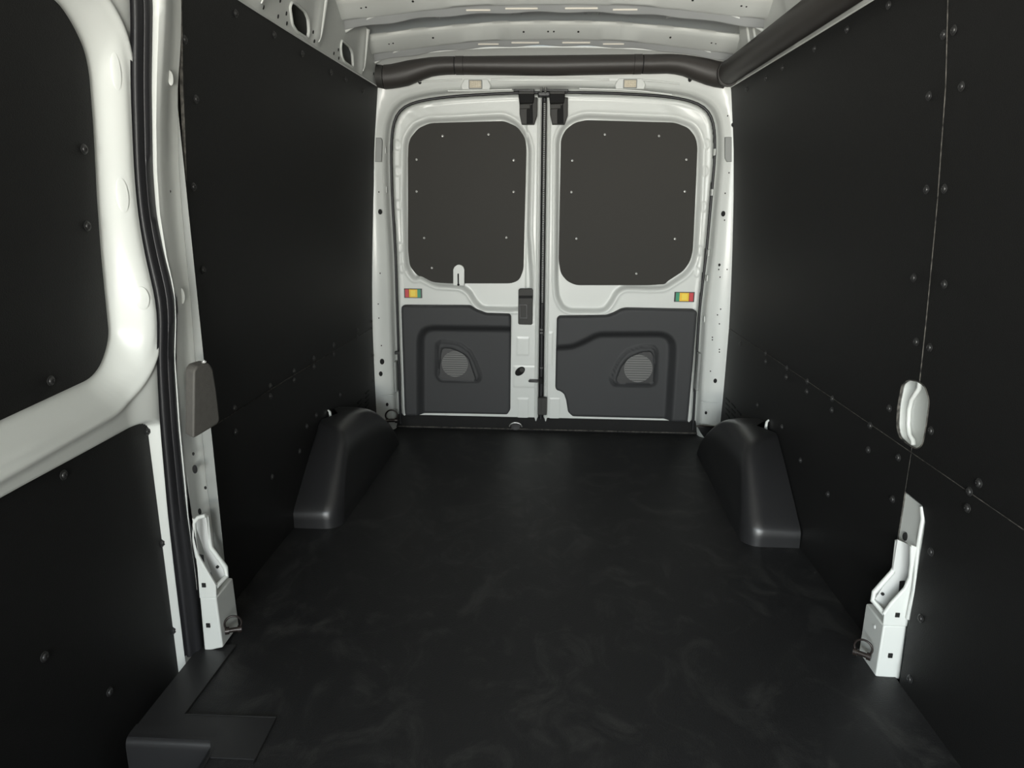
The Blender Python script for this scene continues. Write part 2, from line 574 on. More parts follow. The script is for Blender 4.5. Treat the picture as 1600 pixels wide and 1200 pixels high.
# resample the open outline
seg = np.linalg.norm(np.diff(OUT, axis=0), axis=1); cs = np.concatenate([[0], np.cumsum(seg)])
S_ = np.linspace(0, cs[-1], 150)
OP = np.stack([np.interp(S_, cs, OUT[:, 0]), np.interp(S_, cs, OUT[:, 1])], 1)
for _ in range(3):
    OP[1:-1] = (OP[:-2] + 2 * OP[1:-1] + OP[2:]) / 4
T_ = np.gradient(OP, axis=0); T_ /= np.linalg.norm(T_, axis=1)[:, None]
N_ = np.stack([-T_[:, 1], T_[:, 0]], 1)          # outward (left side goes up, so left normal is outward)
xL, xR, zT = lambda z: -Wl(Y1, z), lambda z: Wr(Y1, z), 1.775
secs = []
for p, n in zip(OP, N_):
    row = []
    av = .0
    for k_ in range(400):
        qq = p + n * (.002 + k_ * .002)
        if qq[1] > zT - .05 * abs(qq[0]) ** 2 or qq[0] < xL(qq[1]) or qq[0] > xR(qq[1]): break
    av = np.linalg.norm(qq - p)
    sc_n = min(1.0, av * .86 / .052)
    for d, y in ((0.0, 3.60), (.0, 3.53), (.004, 3.515), (.011, 3.505), (.016, 3.49), (.020, 3.458), (.024, 3.448), (.034, 3.436), (.042, 3.434)):
        q = p + n * d * sc_n
        q[0] = np.clip(q[0], xL(q[1]) + .003, xR(q[1]) - .003)
        row.append((q[0], y, q[1]))
    q = p + n * .052 * sc_n
    # last one: cast on to the frame border
    ts = []
    for k_ in range(400):
        qq = p + n * (.05 + k_ * .002)
        if qq[1] > zT - .05 * abs(qq[0]) ** 2 or qq[0] < xL(qq[1]) or qq[0] > xR(qq[1]): break
    row.append(((q[0] if (xL(q[1]) < q[0] < xR(q[1])) else np.clip(q[0], xL(q[1]), xR(q[1]))), 3.422, q[1]))
    row.append((np.clip(qq[0], xL(qq[1]), xR(qq[1])), 3.42, qq[1]))
    secs.append(row)
wall_rear = loft('wall_rear', secs, WHITE, sharp=65); tag(wall_rear, kind='structure')
# cab ahead of the load space: trimmed sides and roof, open windows
cab = mk('wall_front', [(-.95, Y0, 0), (-.95, -1.9, 0), (-.95, -1.9, .55), (-.95, Y0, .95), (-.93, Y0, 1.5), (-.93, -1.9, 1.5), (-.90, -1.9, 1.9), (-.90, Y0, 1.9),
     (.95, Y0, 0), (.95, -1.9, 0), (.95, -1.9, .55), (.95, Y0, .95), (.93, Y0, 1.5), (.93, -1.9, 1.5), (.90, -1.9, 1.9), (.90, Y0, 1.9), (-.95, Y0, -.3), (.95, Y0, -.3), (-.95, -.75, .95), (.95, -.75, .95), (-.93, -.75, 1.5), (.93, -.75, 1.5)],
    [(0, 1, 2, 3), (4, 5, 6, 7), (8, 11, 10, 9), (12, 15, 14, 13), (6, 14, 15, 7), (0, 8, 9, 1), (1, 9, 10, 2), (0, 8, 17, 16), (3, 18, 20, 4), (11, 12, 21, 19), (5, 13, 14, 6)], TRIM, smooth=False)
tag(cab, kind='structure')
# corner fill so that no gap is left above the arc
for sd in (-1, 1):
    xw = xL(1.6) if sd < 0 else xR(1.6)
    mk('corner_plate', [(xw * 1.02, 3.4225, 1.70), (xw * .93, 3.4225, zT - .005), (xw * .93, 3.4225, zT + .01), (xw * 1.02, 3.4225, zT + .01)], [(0, 1, 2, 3)], WHITE, wall_rear, smooth=False)
# black door seal round the opening
tube('door_seal', [(a - n[0] * .002, 3.492, b_ - n[1] * .002) for (a, b_), n in zip(OP, N_)], .0065, RUBBER, wall_rear, n=8)
# header ridge and pocket beads
for pts in ([(767, 124.5), (800, 122.5), (850, 122), (900, 122.5), (952, 124.5)], [(655, 128), (700, 125), (722, 124.5)], [(1002, 125), (1030, 127), (1062, 131)]):
    tube('pressed_ridge', [U(a, b_, 1, 3.421) for a, b_ in pts], .004, WHITE, wall_rear)
for pts in ([(700, 142), (740, 141.5), (800, 140)], [(905, 138.5), (960, 140), (1000, 142), (1050, 148)]):
    tube('pressed_ridge', [U(a, b_, 1, 3.434) for a, b_ in pts], .004, WHITE, wall_rear)
# holes in the pillars
for (a, b_, r) in [(594, 331, .011), (597, 565, .013), (595, 584, .011), (605, 632, .008), (594, 427, .003), (591, 475, .003), (592, 497, .003), (596, 540, .003), (592, 300, .003),
                   (656, 127.5, .010), (1078, 124, .010),
                   (1130, 334, .011), (1132, 344, .003), (1133, 302, .003), (1139, 270, .003), (1137, 181, .003), (1124, 414, .006), (1123, 421, .003), (1136, 421, .003), (1125, 433, .003),
                   (1126, 483, .003), (1121, 492, .003), (1124, 506, .003), (1113, 527, .003), (1113, 531, .003), (1124, 546, .003), (1124, 550, .003), (1110, 580, .003), (1117.5, 595, .010), (1103, 645, .007)]:
    q = U(a, b_, 1, 3.42)
    disc('hole', q, r * 1.15, DARK, wall_rear, rx=r * .85)
for (a, b_) in ((590, 245), (1138, 245)):
    q = U(a, b_, 1, 3.42)
    sgn = -1 if a < 800 else 1
    if a > 800: pts = [(1133, 214), (1143.5, 214), (1143.5, 253), (1136, 253), (1133, 247)]
    else: pts = [(587, 215), (595, 215), (597, 220), (596, 253), (585.5, 253)]
    prism('grey_insert', [U(c, d_, 1, 3.419) for c, d_ in pts], (0, .012, 0), GREYW, wall_rear, b=.002)
for (a0, a1, yy) in ((590, 614, 617), (1096, 1125, 628)):
    tube('pressed_ridge', [U(a0, yy, 1, 3.423), U(a1, yy + 1, 1, 3.423)], .003, WHITE, wall_rear)
# jamb clips
for (a, b_, w_, h_) in ((619, 588, .012, .16), (1090, 580, .014, .19)):
    q = U(a, b_, 1, 3.47)
    box('jamb_cover', q, (w_, .05, h_), GREYW, wall_rear, b=.003)
q = U(620, 551, 1, 3.46); box('jamb_clip', q, (.02, .02, .016), PLASTIC, wall_rear)
for z in (1.38, 1.2, .92, .80, .6):
    for sd in (-1, 1):
        xx = np.interp(z, OUT[:5, 1][::-1] if False else [0, .7, 1.35], [.765, .763, .752]) + .017
        box('spot_pad', (sd * xx, 3.474, z), (.006, .03, .03), WHITE, wall_rear, b=.002)
mk('outer_skin', [(-1.0, 3.62, -.3), (1.0, 3.62, -.3), (1.0, 3.62, 2.0), (-1.0, 3.62, 2.0)], [(0, 1, 2, 3)], DARK, wall_rear, smooth=False)
# striker block in the middle of the header
q = U(850, 148, 1, 3.47)
box('striker', q, (.056, .05, .022), PLASTIC, wall_rear, b=.005)
for dx in (-.013, .006):
    tube('striker_pin', [(q[0] + dx, 3.455, q[2] + .028), (q[0] + dx, 3.44, q[2] + .006)], .005, STEEL, wall_rear)

# ---------------- roof
ceiling_z = lambda x, c, s: c - (c - s) * (abs(x) / .78) ** 2.2
xs = np.linspace(-.86, .86, 33)
ysr = np.linspace(Y0, 3.34, 80)
secs = [[(x, y, ceiling_z(x, 1.898, 1.835) + .004 * math.sin(y * 9) + (.010 if (int((y + .3) / .24) % 2) else 0)) for x in xs] for y in ysr]
ceiling = loft('ceiling', secs, WHITE_IN); tag(ceiling, kind='structure')
# header strip over the duct
secs = []
for x in np.linspace(-.83, .83, 41):
    dz = -.055 * (abs(x) / .78) ** 2.6
    secs.append([(x, 3.41, 1.84 + dz), (x, 3.36, 1.812 + dz), (x, 3.338, 1.8065 + dz), (x, 3.340, 1.801 + dz), (x, 3.385, 1.788 + dz), (x, 3.42, 1.77 + dz), (x, 3.424, 1.68)])
loft('header_strip', secs, WHITE, ceiling)


def bow(yb, zc, zs, ends=.80, mirror_end=.80):
    secs = []
    X = np.linspace(-ends, mirror_end, 161)
    for x in X:
        zb = zc - (zc - zs) * (abs(x) / .76) ** 2.1
        ax = abs(x)
        w1 = .006 * (1 if .18 < ax < .30 else 0) + .010 * float(sst((ax - .50) / .05)) + .012 * float(sst((ax - .68) / .08))
        w2 = .020 * float(sst((ax - .20) / .03) * sst((.40 - ax) / .05)) - .010 * float(sst((ax - .45) / .1)) + .02 * float(sst((ax - .66) / .08))
        jit = .003 * math.sin(x * 37)
        yf, yb2 = yb - .045 - w1, yb + .045 - w2
        secs.append([(x, yf - .024 + jit, zb + .050), (x, yf - .010 + jit, zb + .049), (x, yf - .004, zb + .042), (x, yf, zb + .037), (x, yf + .02, zb + .029),
                     (x, yb2 - .02, zb + .001), (x, yb2 - .004, zb - .001), (x, yb2 + .002, zb + .004), (x, yb2 + .004, zb + .007)])
    o = loft('roof_bow', secs, WHITE, ceiling, sharp=40)
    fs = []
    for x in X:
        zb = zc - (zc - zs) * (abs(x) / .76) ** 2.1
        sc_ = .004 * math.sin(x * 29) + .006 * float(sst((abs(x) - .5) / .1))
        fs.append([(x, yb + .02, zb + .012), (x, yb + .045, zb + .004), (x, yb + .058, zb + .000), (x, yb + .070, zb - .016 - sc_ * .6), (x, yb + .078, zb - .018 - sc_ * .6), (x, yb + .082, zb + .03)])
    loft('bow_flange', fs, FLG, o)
    zf = lambda x: zc - (zc - zs) * (abs(x) / .76) ** 2.1
    for x in (-.30, .30, -.50, .50, -.115, .115):
        disc('hole', (x, yb - .01, zf(x) + .0195), .0042, DARK, o, nrm=(0, -.42, -1), h=.0015)
    for x in (-.012, .012, -.69, -.672, .672, .69):
        disc('hole', (x, yb - .01, zf(x) + .0195), .0036, DARK, o, nrm=(0, -.42, -1), h=.0015)
    for x, wd in ((-.27, .09), (-.11, .12), (.11, .12), (.27, .09)):     # light-coloured slots in the rear web
        box('web_slot', (x, yb + .0625, zf(x) - .008), (wd, .003, .006), EDGE2, o, b=.001, rot=(.6, 0, 0))
    for sd in (-1, 1):                                                    # end gussets
        x = sd * .755
        P = [(sd * .64, yb + .05, zf(.64) + .006), (sd * .72, yb + .075, zf(.70) - .006), (sd * .785, yb + .09, zf(.76) - .030), (sd * .79, yb + .06, zf(.76) - .045)]
        tube('end_gusset', P, [.004, .008, .008, .006], WHITE, o)
    return o


EDGE2 = mat('web_slot_tone', (.74, .70, .62), .5)
FLG = mat('flange_shade_grey', (.36, .37, .37), .45)  # roof white darkened: the shade behind each bow is put into this colour
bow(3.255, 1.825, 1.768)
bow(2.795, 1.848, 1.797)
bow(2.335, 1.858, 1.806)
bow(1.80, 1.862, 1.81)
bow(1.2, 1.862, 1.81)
# roof stiffening ribs between bows
for (xa, ya, xb, yb) in ((-.56, 2.86, -.46, 3.16), (-.20, 2.86, -.16, 3.17), (-.13, 2.86, -.12, 3.17), (.13, 2.86, .14, 3.17), (.22, 2.86, .19, 3.17), (.60, 2.86, .47, 3.16)):
    za, zb = ceiling_z(xa, 1.898, 1.835) - .002, ceiling_z(xb, 1.898, 1.835) - .002
    tube('roof_rib', [(xa, ya, za), (xb, yb, zb)], .006, WHITE_IN, ceiling, flat=.6)

# side rails between panels and roof
RA, RB = np.array([-.812, 0, 1.652]), np.array([-.765, 0, 1.835])
rn = np.cross(RB - RA, [0, 1, 0]); rn /= np.linalg.norm(rn)
def rail_uv(px, py):
    q = UP(px, py, RA, rn)
    return (q[1], (q[2] - RA[2]) / (RB[2] - RA[2]) * .19)
RIBS = [rail_uv(494, 40)[0] - .48, rail_uv(494, 40)[0], rail_uv(560, 90)[0]]
def rail_bump(y, v):
    b_ = 0
    for yr2 in RIBS:
        for dy, wd, hh in ((0, .028, .014), ):
            b_ += hh * math.exp(-((y - yr2 - dy) / wd) ** 2)
    return b_ * float(sst(v / .03))
def mapRail(side):
    def f(y, v):
        k = v / .19
        q = RA + (RB - RA) * k
        x = -q[0] - .0 - rail_bump(y, v)
        s = max(0, (y - 2) / 1.42) ** 1.3 * (.030 if side < 0 else .006) * (1 - k)
        return np.array([side * (x - s), y, q[2]])
    return f
ovA = [rail_uv(*p) for p in zz([(590, 60), (605, 20), (640, 30), (715, 100), (738, 160), (742, 260), (725, 325), (650, 285), (605, 200)], 340, 0, 5.333)]
ovB = [rail_uv(*p) for p in zz([(998, 390), (1012, 335), (1075, 390), (1092, 440), (1090, 540), (1077, 568), (1015, 510), (1000, 460)], 340, 0, 5.333)]
ovC = [(y_ - .5, v_) for y_, v_ in ovA]
ovD = [(y_ - 1.0, v_) for y_, v_ in ovA]
hol = [rnd(o_, .009, 3) for o_ in (ovA, ovB, ovC, ovD)]
hol = [np.clip(h, [-9, .012], [9, .178]) for h in hol]
rail = sheet('trim_1', [(Y0, 0), (3.42, 0), (3.42, .19), (Y0, .19)], hol, mapRail(-1), WHITE, step=.022, back=(-.004, 0, 0)); tag(rail, kind='structure')
for h in hol:
    f = mapRail(-1)
    tube('hole_rim', [f(a, b_) + [.002, 0, 0] for a, b_ in densify(h, .02)], .0045, WHITE, rail, n=6, loop=True)
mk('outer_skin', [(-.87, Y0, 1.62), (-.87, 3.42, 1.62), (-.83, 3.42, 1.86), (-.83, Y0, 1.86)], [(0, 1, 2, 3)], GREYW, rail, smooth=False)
for (a, b_) in zz([(372, 60), (495, 137), (563, 112), (565, 195), (775, 268), (777, 343), (940, 445), (980, 415), (978, 485), (515, 5), (1258, 615)], 340, 0, 5.333):
    q = UP(a, b_, RA, rn); f = mapRail(-1)(q[1], (q[2] - RA[2]) / (RB[2] - RA[2]) * .19)
    disc('hole', f, .006, DARK, rail, nrm=(1, 0, -.25), rx=.004, h=.0015)
tube('rail_lip', [(-Wl(y, 1.652) + .002, y, 1.655) for y in np.linspace(Y0, 3.42, 30)], .005, WHITE, rail, n=6)
for yy in RIBS:
    tube('pressed_ridge', [mapRail(-1)(yy + .006, v) - [.002, 0, 0] for v in (.02, .04, .08, .12, .16, .185)], [.003, .006, .008, .009, .010, .013], WHITE, rail)
rail2 = sheet('trim_2', [(Y0, 0), (3.42, 0), (3.42, .19), (Y0, .19)], [], mapRail(1), WHITE, step=.05, back=(.004, 0, 0)); tag(rail2, kind='structure')
tube('rail_lip', [(Wr(y, 1.652) - .002, y, 1.655) for y in np.linspace(Y0, 3.42, 30)], .005, WHITE, rail2, n=6)
for yy in (2.9, 2.98, 3.06):
    tube('pressed_ridge', [mapRail(1)(yy, v) for v in (.06, .12, .185)], .008, WHITE, rail2)

# ================================================================== REAR DOORS
YD = 3.5
def ellip(cx, cz, rx, rz, X, Z):
    return np.sqrt(((X - cx) / rx) ** 2 + ((Z - cz) / rz) ** 2)


def build_door(side):
    L = side < 0
    name = 'door_1' if L else 'door_2'
    if L:
        win = zz([(265, 430), (262, 500), (263, 1000), (272, 1085), (312, 1135), (400, 1172), (480, 1178), (820, 1178), (862, 1160), (884, 1105), (887, 1000), (900, 450), (892, 392), (852, 335), (780, 303), (380, 315), (318, 342), (275, 395)], 560, 100, 3.43)
        rcs = zz([(245, 430), (240, 700), (248, 1060), (265, 1120), (300, 1160)], 560, 100, 3.43) + zz([(380, 135), (480, 190), (640, 197), (690, 232), (720, 290), (770, 338), (960, 343), (1040, 335), (1085, 290), (1090, 150)], 560, 400, 4) + \
            zz([(915, 900), (925, 450), (905, 380), (850, 310), (780, 275), (500, 290), (370, 295), (300, 322), (255, 385)], 560, 100, 3.43)
        tr = zz([(280, 325), (283, 305), (300, 303), (700, 305), (740, 330), (800, 353), (945, 358), (955, 372), (950, 960), (930, 990), (620, 984), (320, 985), (304, 975), (300, 940)], 560, 400, 4)
        inn_ = zz([(395, 1100), (395, 520), (405, 480), (430, 455), (470, 445), (1100, 452), (1100, 1100)], 560, 400, 4)
        pod = zz([(495, 545), (515, 530), (560, 533), (640, 550), (700, 595), (735, 660), (765, 745), (755, 778), (510, 775), (490, 740)], 560, 400, 4)
        podin = zz([(522, 580), (545, 570), (600, 580), (665, 612), (690, 640), (732, 760), (725, 775), (520, 765), (505, 750)], 560, 400, 4)
        gc, gr = (560 + 605 / 4, 400 + 672 / 4), 20.8
        edge = ((847.0, 150), (841.0, 650))
        bumps = zz([(210, 435), (210, 575), (215, 755), (223, 985), (235, 1095)], 560, 100, 3.43)
    else:
        win = zz([(125, 400), (150, 350), (200, 312), (260, 298), (740, 312), (812, 340), (850, 390), (860, 440), (850, 700), (835, 1000), (820, 1060), (785, 1110), (700, 1165)], 840, 100, 3.428) + \
            zz([(800, 178), (700, 185), (240, 185), (185, 160), (145, 112), (132, 30)], 840, 400, 4)
        rcs = zz([(100, 400), (125, 340), (175, 295), (250, 270), (740, 290), (830, 320), (870, 375), (882, 440), (875, 700), (855, 1010), (840, 1075), (800, 1130)], 840, 100, 3.428) + \
            zz([(800, 205), (700, 210), (545, 203), (495, 235), (470, 290), (430, 340), (380, 352), (200, 350), (150, 325), (118, 260), (110, 150)], 840, 400, 4)
        tr = zz([(120, 385), (135, 370), (430, 366), (470, 352), (520, 326), (550, 320), (970, 328), (985, 342), (955, 700), (925, 1030), (700, 1015), (220, 1002), (190, 975), (178, 900), (165, 862), (142, 845), (118, 838), (110, 820)], 840, 400, 4)
        inn_ = zz([(-50, 565), (120, 568), (215, 562), (290, 530), (375, 485), (765, 483), (810, 500), (835, 540), (835, 620), (805, 1100), (-50, 1100)], 840, 400, 4)
        pod = zz([(455, 770), (480, 700), (510, 645), (560, 590), (650, 565), (720, 562), (742, 590), (738, 700), (735, 790), (705, 807), (475, 802)], 840, 400, 4)
        podin = zz([(490, 770), (520, 690), (560, 640), (640, 600), (705, 592), (720, 620), (725, 700), (722, 780), (700, 795), (500, 792)], 840, 400, 4)
        gc, gr = (840 + 627 / 4, 400 + 700 / 4), 22
        edge = ((854.5, 150), (849.0, 650))
        bumps = zz([(905, 430), (898, 575), (890, 765), (870, 1000), (853, 1115)], 840, 100, 3.428)
    win = rnd(dp(win), .02, 4); rcs = rnd(dp(rcs), .025, 4); tr_ = rnd(dp(tr), .008, 3)
    tr_[:, 1] = np.maximum(tr_[:, 1], .075)
    inn2 = rnd(dp(inn_), .03, 4); pod = rnd(dp(pod), .012, 3); podin = rnd(dp(podin), .010, 3)
    e0, e1 = [np.array(q_) for q_ in dp(edge)]
    xe = lambda z: e0[0] + (z - e0[1]) / (e1[1] - e0[1]) * (e1[0] - e0[0])
    outl = np.concatenate([OP - N_ * .004])
    # closed outline of the whole opening for the drop at the border
    closed = np.vstack([outl, [[outl[-1][0], -.1], [outl[0][0], -.1]]])
    bmp = [np.array(dp([b_])[0]) for b_ in bumps]
    rr = []          # embossed rounded rectangles
    if L:
        rects = zz([(1028, 565)], 560, 400, 4) + zz([(1028, 960)], 560, 400, 4) + zz([(1040, 755)], 560, 400, 4)
        sz = [(.030, .045), (.028, .06), (.055, .055)]
    else:
        rects = zz([(77, 580)], 840, 400, 4) + zz([(105, 960)], 840, 400, 4)
        sz = [(.013, .085), (.026, .06)]
    for q_, s_ in zip(rects, sz):
        c = np.array(dp([q_])[0]); rr.append((c, s_))

    def f(Uu, Vv):
        Z = Vv
        x0 = xe(Z)
        x1 = (-.80 if L else .80)
        X = x1 + (x0 - x1) * Uu
        Q = np.stack([X, Z], 1)
        h = np.zeros(len(X))
        d = -sdf(rcs, Q)
        h -= .026 * sst((d + .004) / .022)
        h += .0035 * np.exp(-((d + .010) / .006) ** 2)                # rolled bead round the recess
        for c in bmp:
            h += .004 * sst((1.15 - ellip(c[0], c[1], .013, .024, X, Z)) / .3)
        for c, s_ in rr:
            dd = np.maximum(abs(X - c[0]) - s_[0], abs(Z - c[1]) - s_[1])
            h += .0016 * sst((.004 - dd) / .008)
        # flange ridge by the centre edge
        de = abs(X - x0)
        h += .007 * np.exp(-((de - .012) / .0055) ** 2) - .012 * sst((.003 - de) / .003)
        h -= .006 * sst((.075 - de) / .01) * sst((Z - .55) / .03) * (1 if L else 0)
        # rolled outer border
        do = -sdf(closed, Q)
        h -= .02 * sst((.010 - do) / .010)
        h += .003 * np.exp(-((do - .018) / .006) ** 2)
        # pressed feature lines of the upper corner
        h += .0022 * np.sin(Z * 60 + X * 40) * sst((Z - 1.49) / .05) * sst((abs(X) - .48) / .1)
        return np.stack([X, YD - h, Z], 1)

    kp = lambda X: (sdf(closed, X[:, [0, 2]]) < .004)
    us = np.concatenate([np.linspace(0, .9, 165), np.linspace(.9, 1, 40)[1:]])
    door = hf(name, us, np.arange(.035, 1.66, .0045), f, WHITE, keep=kp)
    tag(door, kind='structure')
    # black window panel
    sheet('window_panel', win, [], lambda a, b_: (a, YD + .016, b_), WPANEL, door, step=.08, back=(0, .006, 0))
    # lower trim with its recessed field and loudspeaker pod
    gcx, gcz = dp([gc])[0]; grr = gr / FPX * 3.55

    def ft(V):
        Q = np.asarray(V, float)
        h = np.full(len(Q), .054)
        d = -sdf(inn2, Q)
        h -= .048 * sst((d + .022) / .042)
        de = -sdf(tr_, Q)
        h -= .006 * sst((.006 - de) / .006)
        dp_ = -sdf(pod, Q)
        di = -sdf(podin, Q)
        h += .013 * sst((dp_ + .012) / .022) - .011 * sst((di + .003) / .006)
        h -= .006 * np.exp(-((dp_ - .004) / .003) ** 2)
        return np.stack([Q[:, 0], YD - h, Q[:, 1]], 1)
    ft.vec = True
    tp = sheet('lower_trim', tr_, [], ft, TRIM, door, step=.0065, back=(0, .05, 0), sharp=70)
    # loudspeaker grille: disc with concentric relief and fine bars
    yg = YD - .0035 + .0
    prism('speaker_recess', [(a, YD - .0105, b_) for a, b_ in podin], (0, .003, 0), PLASTIC, tp, b=0)
    gl = disc('speaker_grille', (gcx, YD - .011, gcz), grr, GRILLE, tp, h=.003, n=32)
    n = 11
    for i in range(n):
        dz = (i - (n - 1) / 2) / (n / 2) * grr * .95
        hw = math.sqrt(max(grr ** 2 - dz ** 2, 0)) * .96
        box('grille_bar', (gcx, YD - .0152, gcz + dz), (2 * hw, .0015, .0022), TRIM, gl, b=0)
    # clips of the window panel
    if L: cl = [(691, 212), (763, 209.5), (650, 249), (802.5, 250), (650, 299), (802.5, 299.5), (662, 372), (791, 371.5), (674, 419)]
    else: cl = [(945.6, 209.7), (1030.5, 212), (894.5, 250.5), (1073.5, 249), (893, 300), (1071, 299), (901, 373), (1055.5, 373.5), (995, 428)]
    for c in cl:
        x, z = dp([c])[0]
        screw((x, YD + .016, z), (.3, -1, .3), door, CLIP, name='clip')
    # label: red, yellow and green fields
    lx = (631.5, 659.5, 451, 465.5) if L else (1054, 1084.5, 456.5, 471.5)
    c0 = U((lx[0] + lx[1]) / 2, (lx[2] + lx[3]) / 2, 1, YD - .003)
    wd = (lx[1] - lx[0]) / FPX * 3.55; hh = (lx[3] - lx[2]) / FPX * 3.6
    st = box('sticker', c0, (wd, .003, hh), PLASTIC, door, b=.001)
    xo = wd * .33
    for nm, m_, dx, ww, k in (('yellow_field', YEL, 0, .48, .84), ('light_square', YEL2, 0, .26, .60), ('red_field', RED, -xo if L else xo, .22, .84), ('green_field', GRN, xo if L else -xo, .18, .84)):
        box(nm, (dx, -.0020 - (.0008 if nm == 'light_square' else 0), 0), (wd * ww, .0012, hh * k), m_, st, b=0)
    return door, xe


door1, xe1 = build_door(-1)
door2, xe2 = build_door(1)


def bk(pts, ox, oy, s, y): return [U(a, b_, 1, y) for a, b_ in zz(pts, ox, oy, s)]


# top latches of the two doors (bracket, body, lever)
for dx, dr in ((0, door1), (410, door2)):
    lt = prism('latch', bk([(268 + dx, 190), (470 + dx, 190), (470 + dx, 275), (512 + dx, 275), (508 + dx, 520), (470 + dx, 638), (300 + dx, 638), (272 + dx, 500)], 780, 120, 8.571, 3.47), (0, .03, 0), LATCH, dr, b=.003)
    prism('latch_cover', bk([(255 + dx, 225), (472 + dx, 225), (458 + dx, 352), (270 + dx, 358)], 780, 120, 8.571, 3.452), (0, .025, 0), SILLM, lt, b=.004)
    prism('latch_lever', bk([(368 + dx, 440), (445 + dx, 360), (452 + dx, 625), (368 + dx, 628)], 780, 120, 8.571, 3.462), (0, .01, 0), SILLM, lt, b=.002)
    prism('latch_step', bk([(272 + dx, 365), (415 + dx, 365), (415 + dx, 425), (272 + dx, 430)], 780, 120, 8.571, 3.460), (0, .012, 0), LATCH, lt, b=.002)
    prism('latch_bar', bk([(190 + dx * .93, 165), (470 + dx * 1.11, 165), (470 + dx * 1.11, 200), (190 + dx * .93, 190)], 780, 120, 8.571, 3.455), (0, .03, 0), PLASTIC, wall_rear, b=.002)
    prism('latch_bar', bk([(262 + dx, 190), (470 + dx, 190), (470 + dx, 232), (262 + dx, 232)], 780, 120, 8.571, 3.448), (0, .03, 0), LATCH, wall_rear, b=.002)
# pull handle plate on the left door
hp = prism('handle_bezel', bk([(1000, 212), (1010, 205), (1082, 205), (1091, 214), (1088, 425), (1080, 431), (1003, 428), (998, 420)], 560, 400, 4, 3.488), (0, .02, 0), LATCH, door1, b=.002)
prism('handle_slot', bk([(1000, 247), (1088, 247), (1088, 265), (1000, 265)], 560, 400, 4, 3.486), (0, .004, 0), DARK, hp, b=0)
prism('handle_lever', bk([(1004, 302), (1056, 302), (1056, 392), (1006, 392)], 560, 400, 4, 3.483), (0, .006, 0), PLASTIC, hp, b=.0015)
prism('handle_lever_face', bk([(1009, 308), (1050, 308), (1050, 386), (1011, 386)], 560, 400, 4, 3.481), (0, .004, 0), LATCH, hp, b=.001)
# lock hole, pin and lower catch
q = U(560 + 1010 / 4, 400 + 720 / 4, 1, YD - .004)
lk = disc('lock_hole', q, .019, SILLM, door1, rx=.029, roll=.7, h=.004, n=20)
q = U(560 + 1022 / 4, 400 + 712 / 4, 1, YD - .012); disc('lock_knob', q, .011, LATCH, lk, rx=.012, h=.004)
q = U(560 + 1095 / 4, 400 + 780 / 4, 1, 3.485); ct = box('catch', q, (.045, .02, .014), PLASTIC, door1, b=.003)
box('catch_tip', (-.020, -.008, 0), (.012, .012, .008), LATCH, ct, b=.002)
q = U(560 + 1140 / 4, 400 + 778 / 4, 1, 3.482); box('catch_body', q, (.022, .03, .032), SILLM, door1, b=.003)
q = U(847.5, 634, 1, 3.475); lb = box('lower_latch', q, (.046, .03, .092), LATCH, door2, b=.003)
box('latch_seam', (-.006, -.0155, 0), (.0015, .002, .09), DARK, lb, b=0)
# centre seal, ribbed metal strip at its top, rubber plug
cs_ = []
for z in np.linspace(.06, 1.615, 30):
    cs_.append(((xe1(z) + xe2(z)) / 2, 3.496, z))
tube('centre_seal', cs_, .0075, RUBBER, door2, n=8)
top_strip = tube('ribbed_strip', [((xe1(z) + xe2(z)) / 2 + .001, 3.490, z) for z in np.linspace(.66, 1.60, 12)], .0048, LATCH, door2, n=6)
zr = np.linspace(.67, 1.59, 110)
Vv, Ff = [], []
for z in zr:
    x = (xe1(z) + xe2(z)) / 2 + .001; s = len(Vv)
    Vv += [(x - .004, 3.4845, z - .0022), (x + .004, 3.4845, z - .0022), (x + .004, 3.4845, z + .0022), (x - .004, 3.4845, z + .0022), (x - .004, 3.489, z - .0022), (x + .004, 3.489, z - .0022), (x + .004, 3.489, z + .0022), (x - .004, 3.489, z + .0022)]
    Ff += [(s, s + 1, s + 2, s + 3), (s, s + 4, s + 5, s + 1), (s + 3, s + 2, s + 6, s + 7)]
tag(mk('strip_teeth', Vv, Ff, GREYW, door2, smooth=False), kind='stuff')
tube('bright_edge', [(xe2(z) - .003, 3.486, z) for z in np.linspace(.50, 1.60, 12)], .003, STEEL, door2, n=6)
for yy in (515, 520, 575):
    q = U(846, yy, 1, 3.483); box('seal_clip', q, (.018, .01, .012), PLASTIC, door2, b=.002)
# white keyhole plate standing over the lower edge of the left window panel
pl = zz([(592, 185), (592, 85), (600, 68), (615, 57), (628, 54), (642, 57), (656, 68), (662, 85), (662, 185)], 560, 400, 4)
kp_ = prism('keyhole_plate', [U(a, b_, 1, 3.494) for a, b_ in pl], (0, .016, 0), WHITE, door1, b=.002)
sl = zz([(619, 112), (624, 108), (628, 112), (629, 180), (620, 180)], 560, 400, 4)
prism('keyhole_slot', [U(a, b_, 1, 3.4935) for a, b_ in sl], (0, .002, 0), DARK, kp_, b=0)
disc('keyhole_end', U(560 + 625 / 4, 400 + 179 / 4, 1, 3.4935), .006, DARK, kp_)

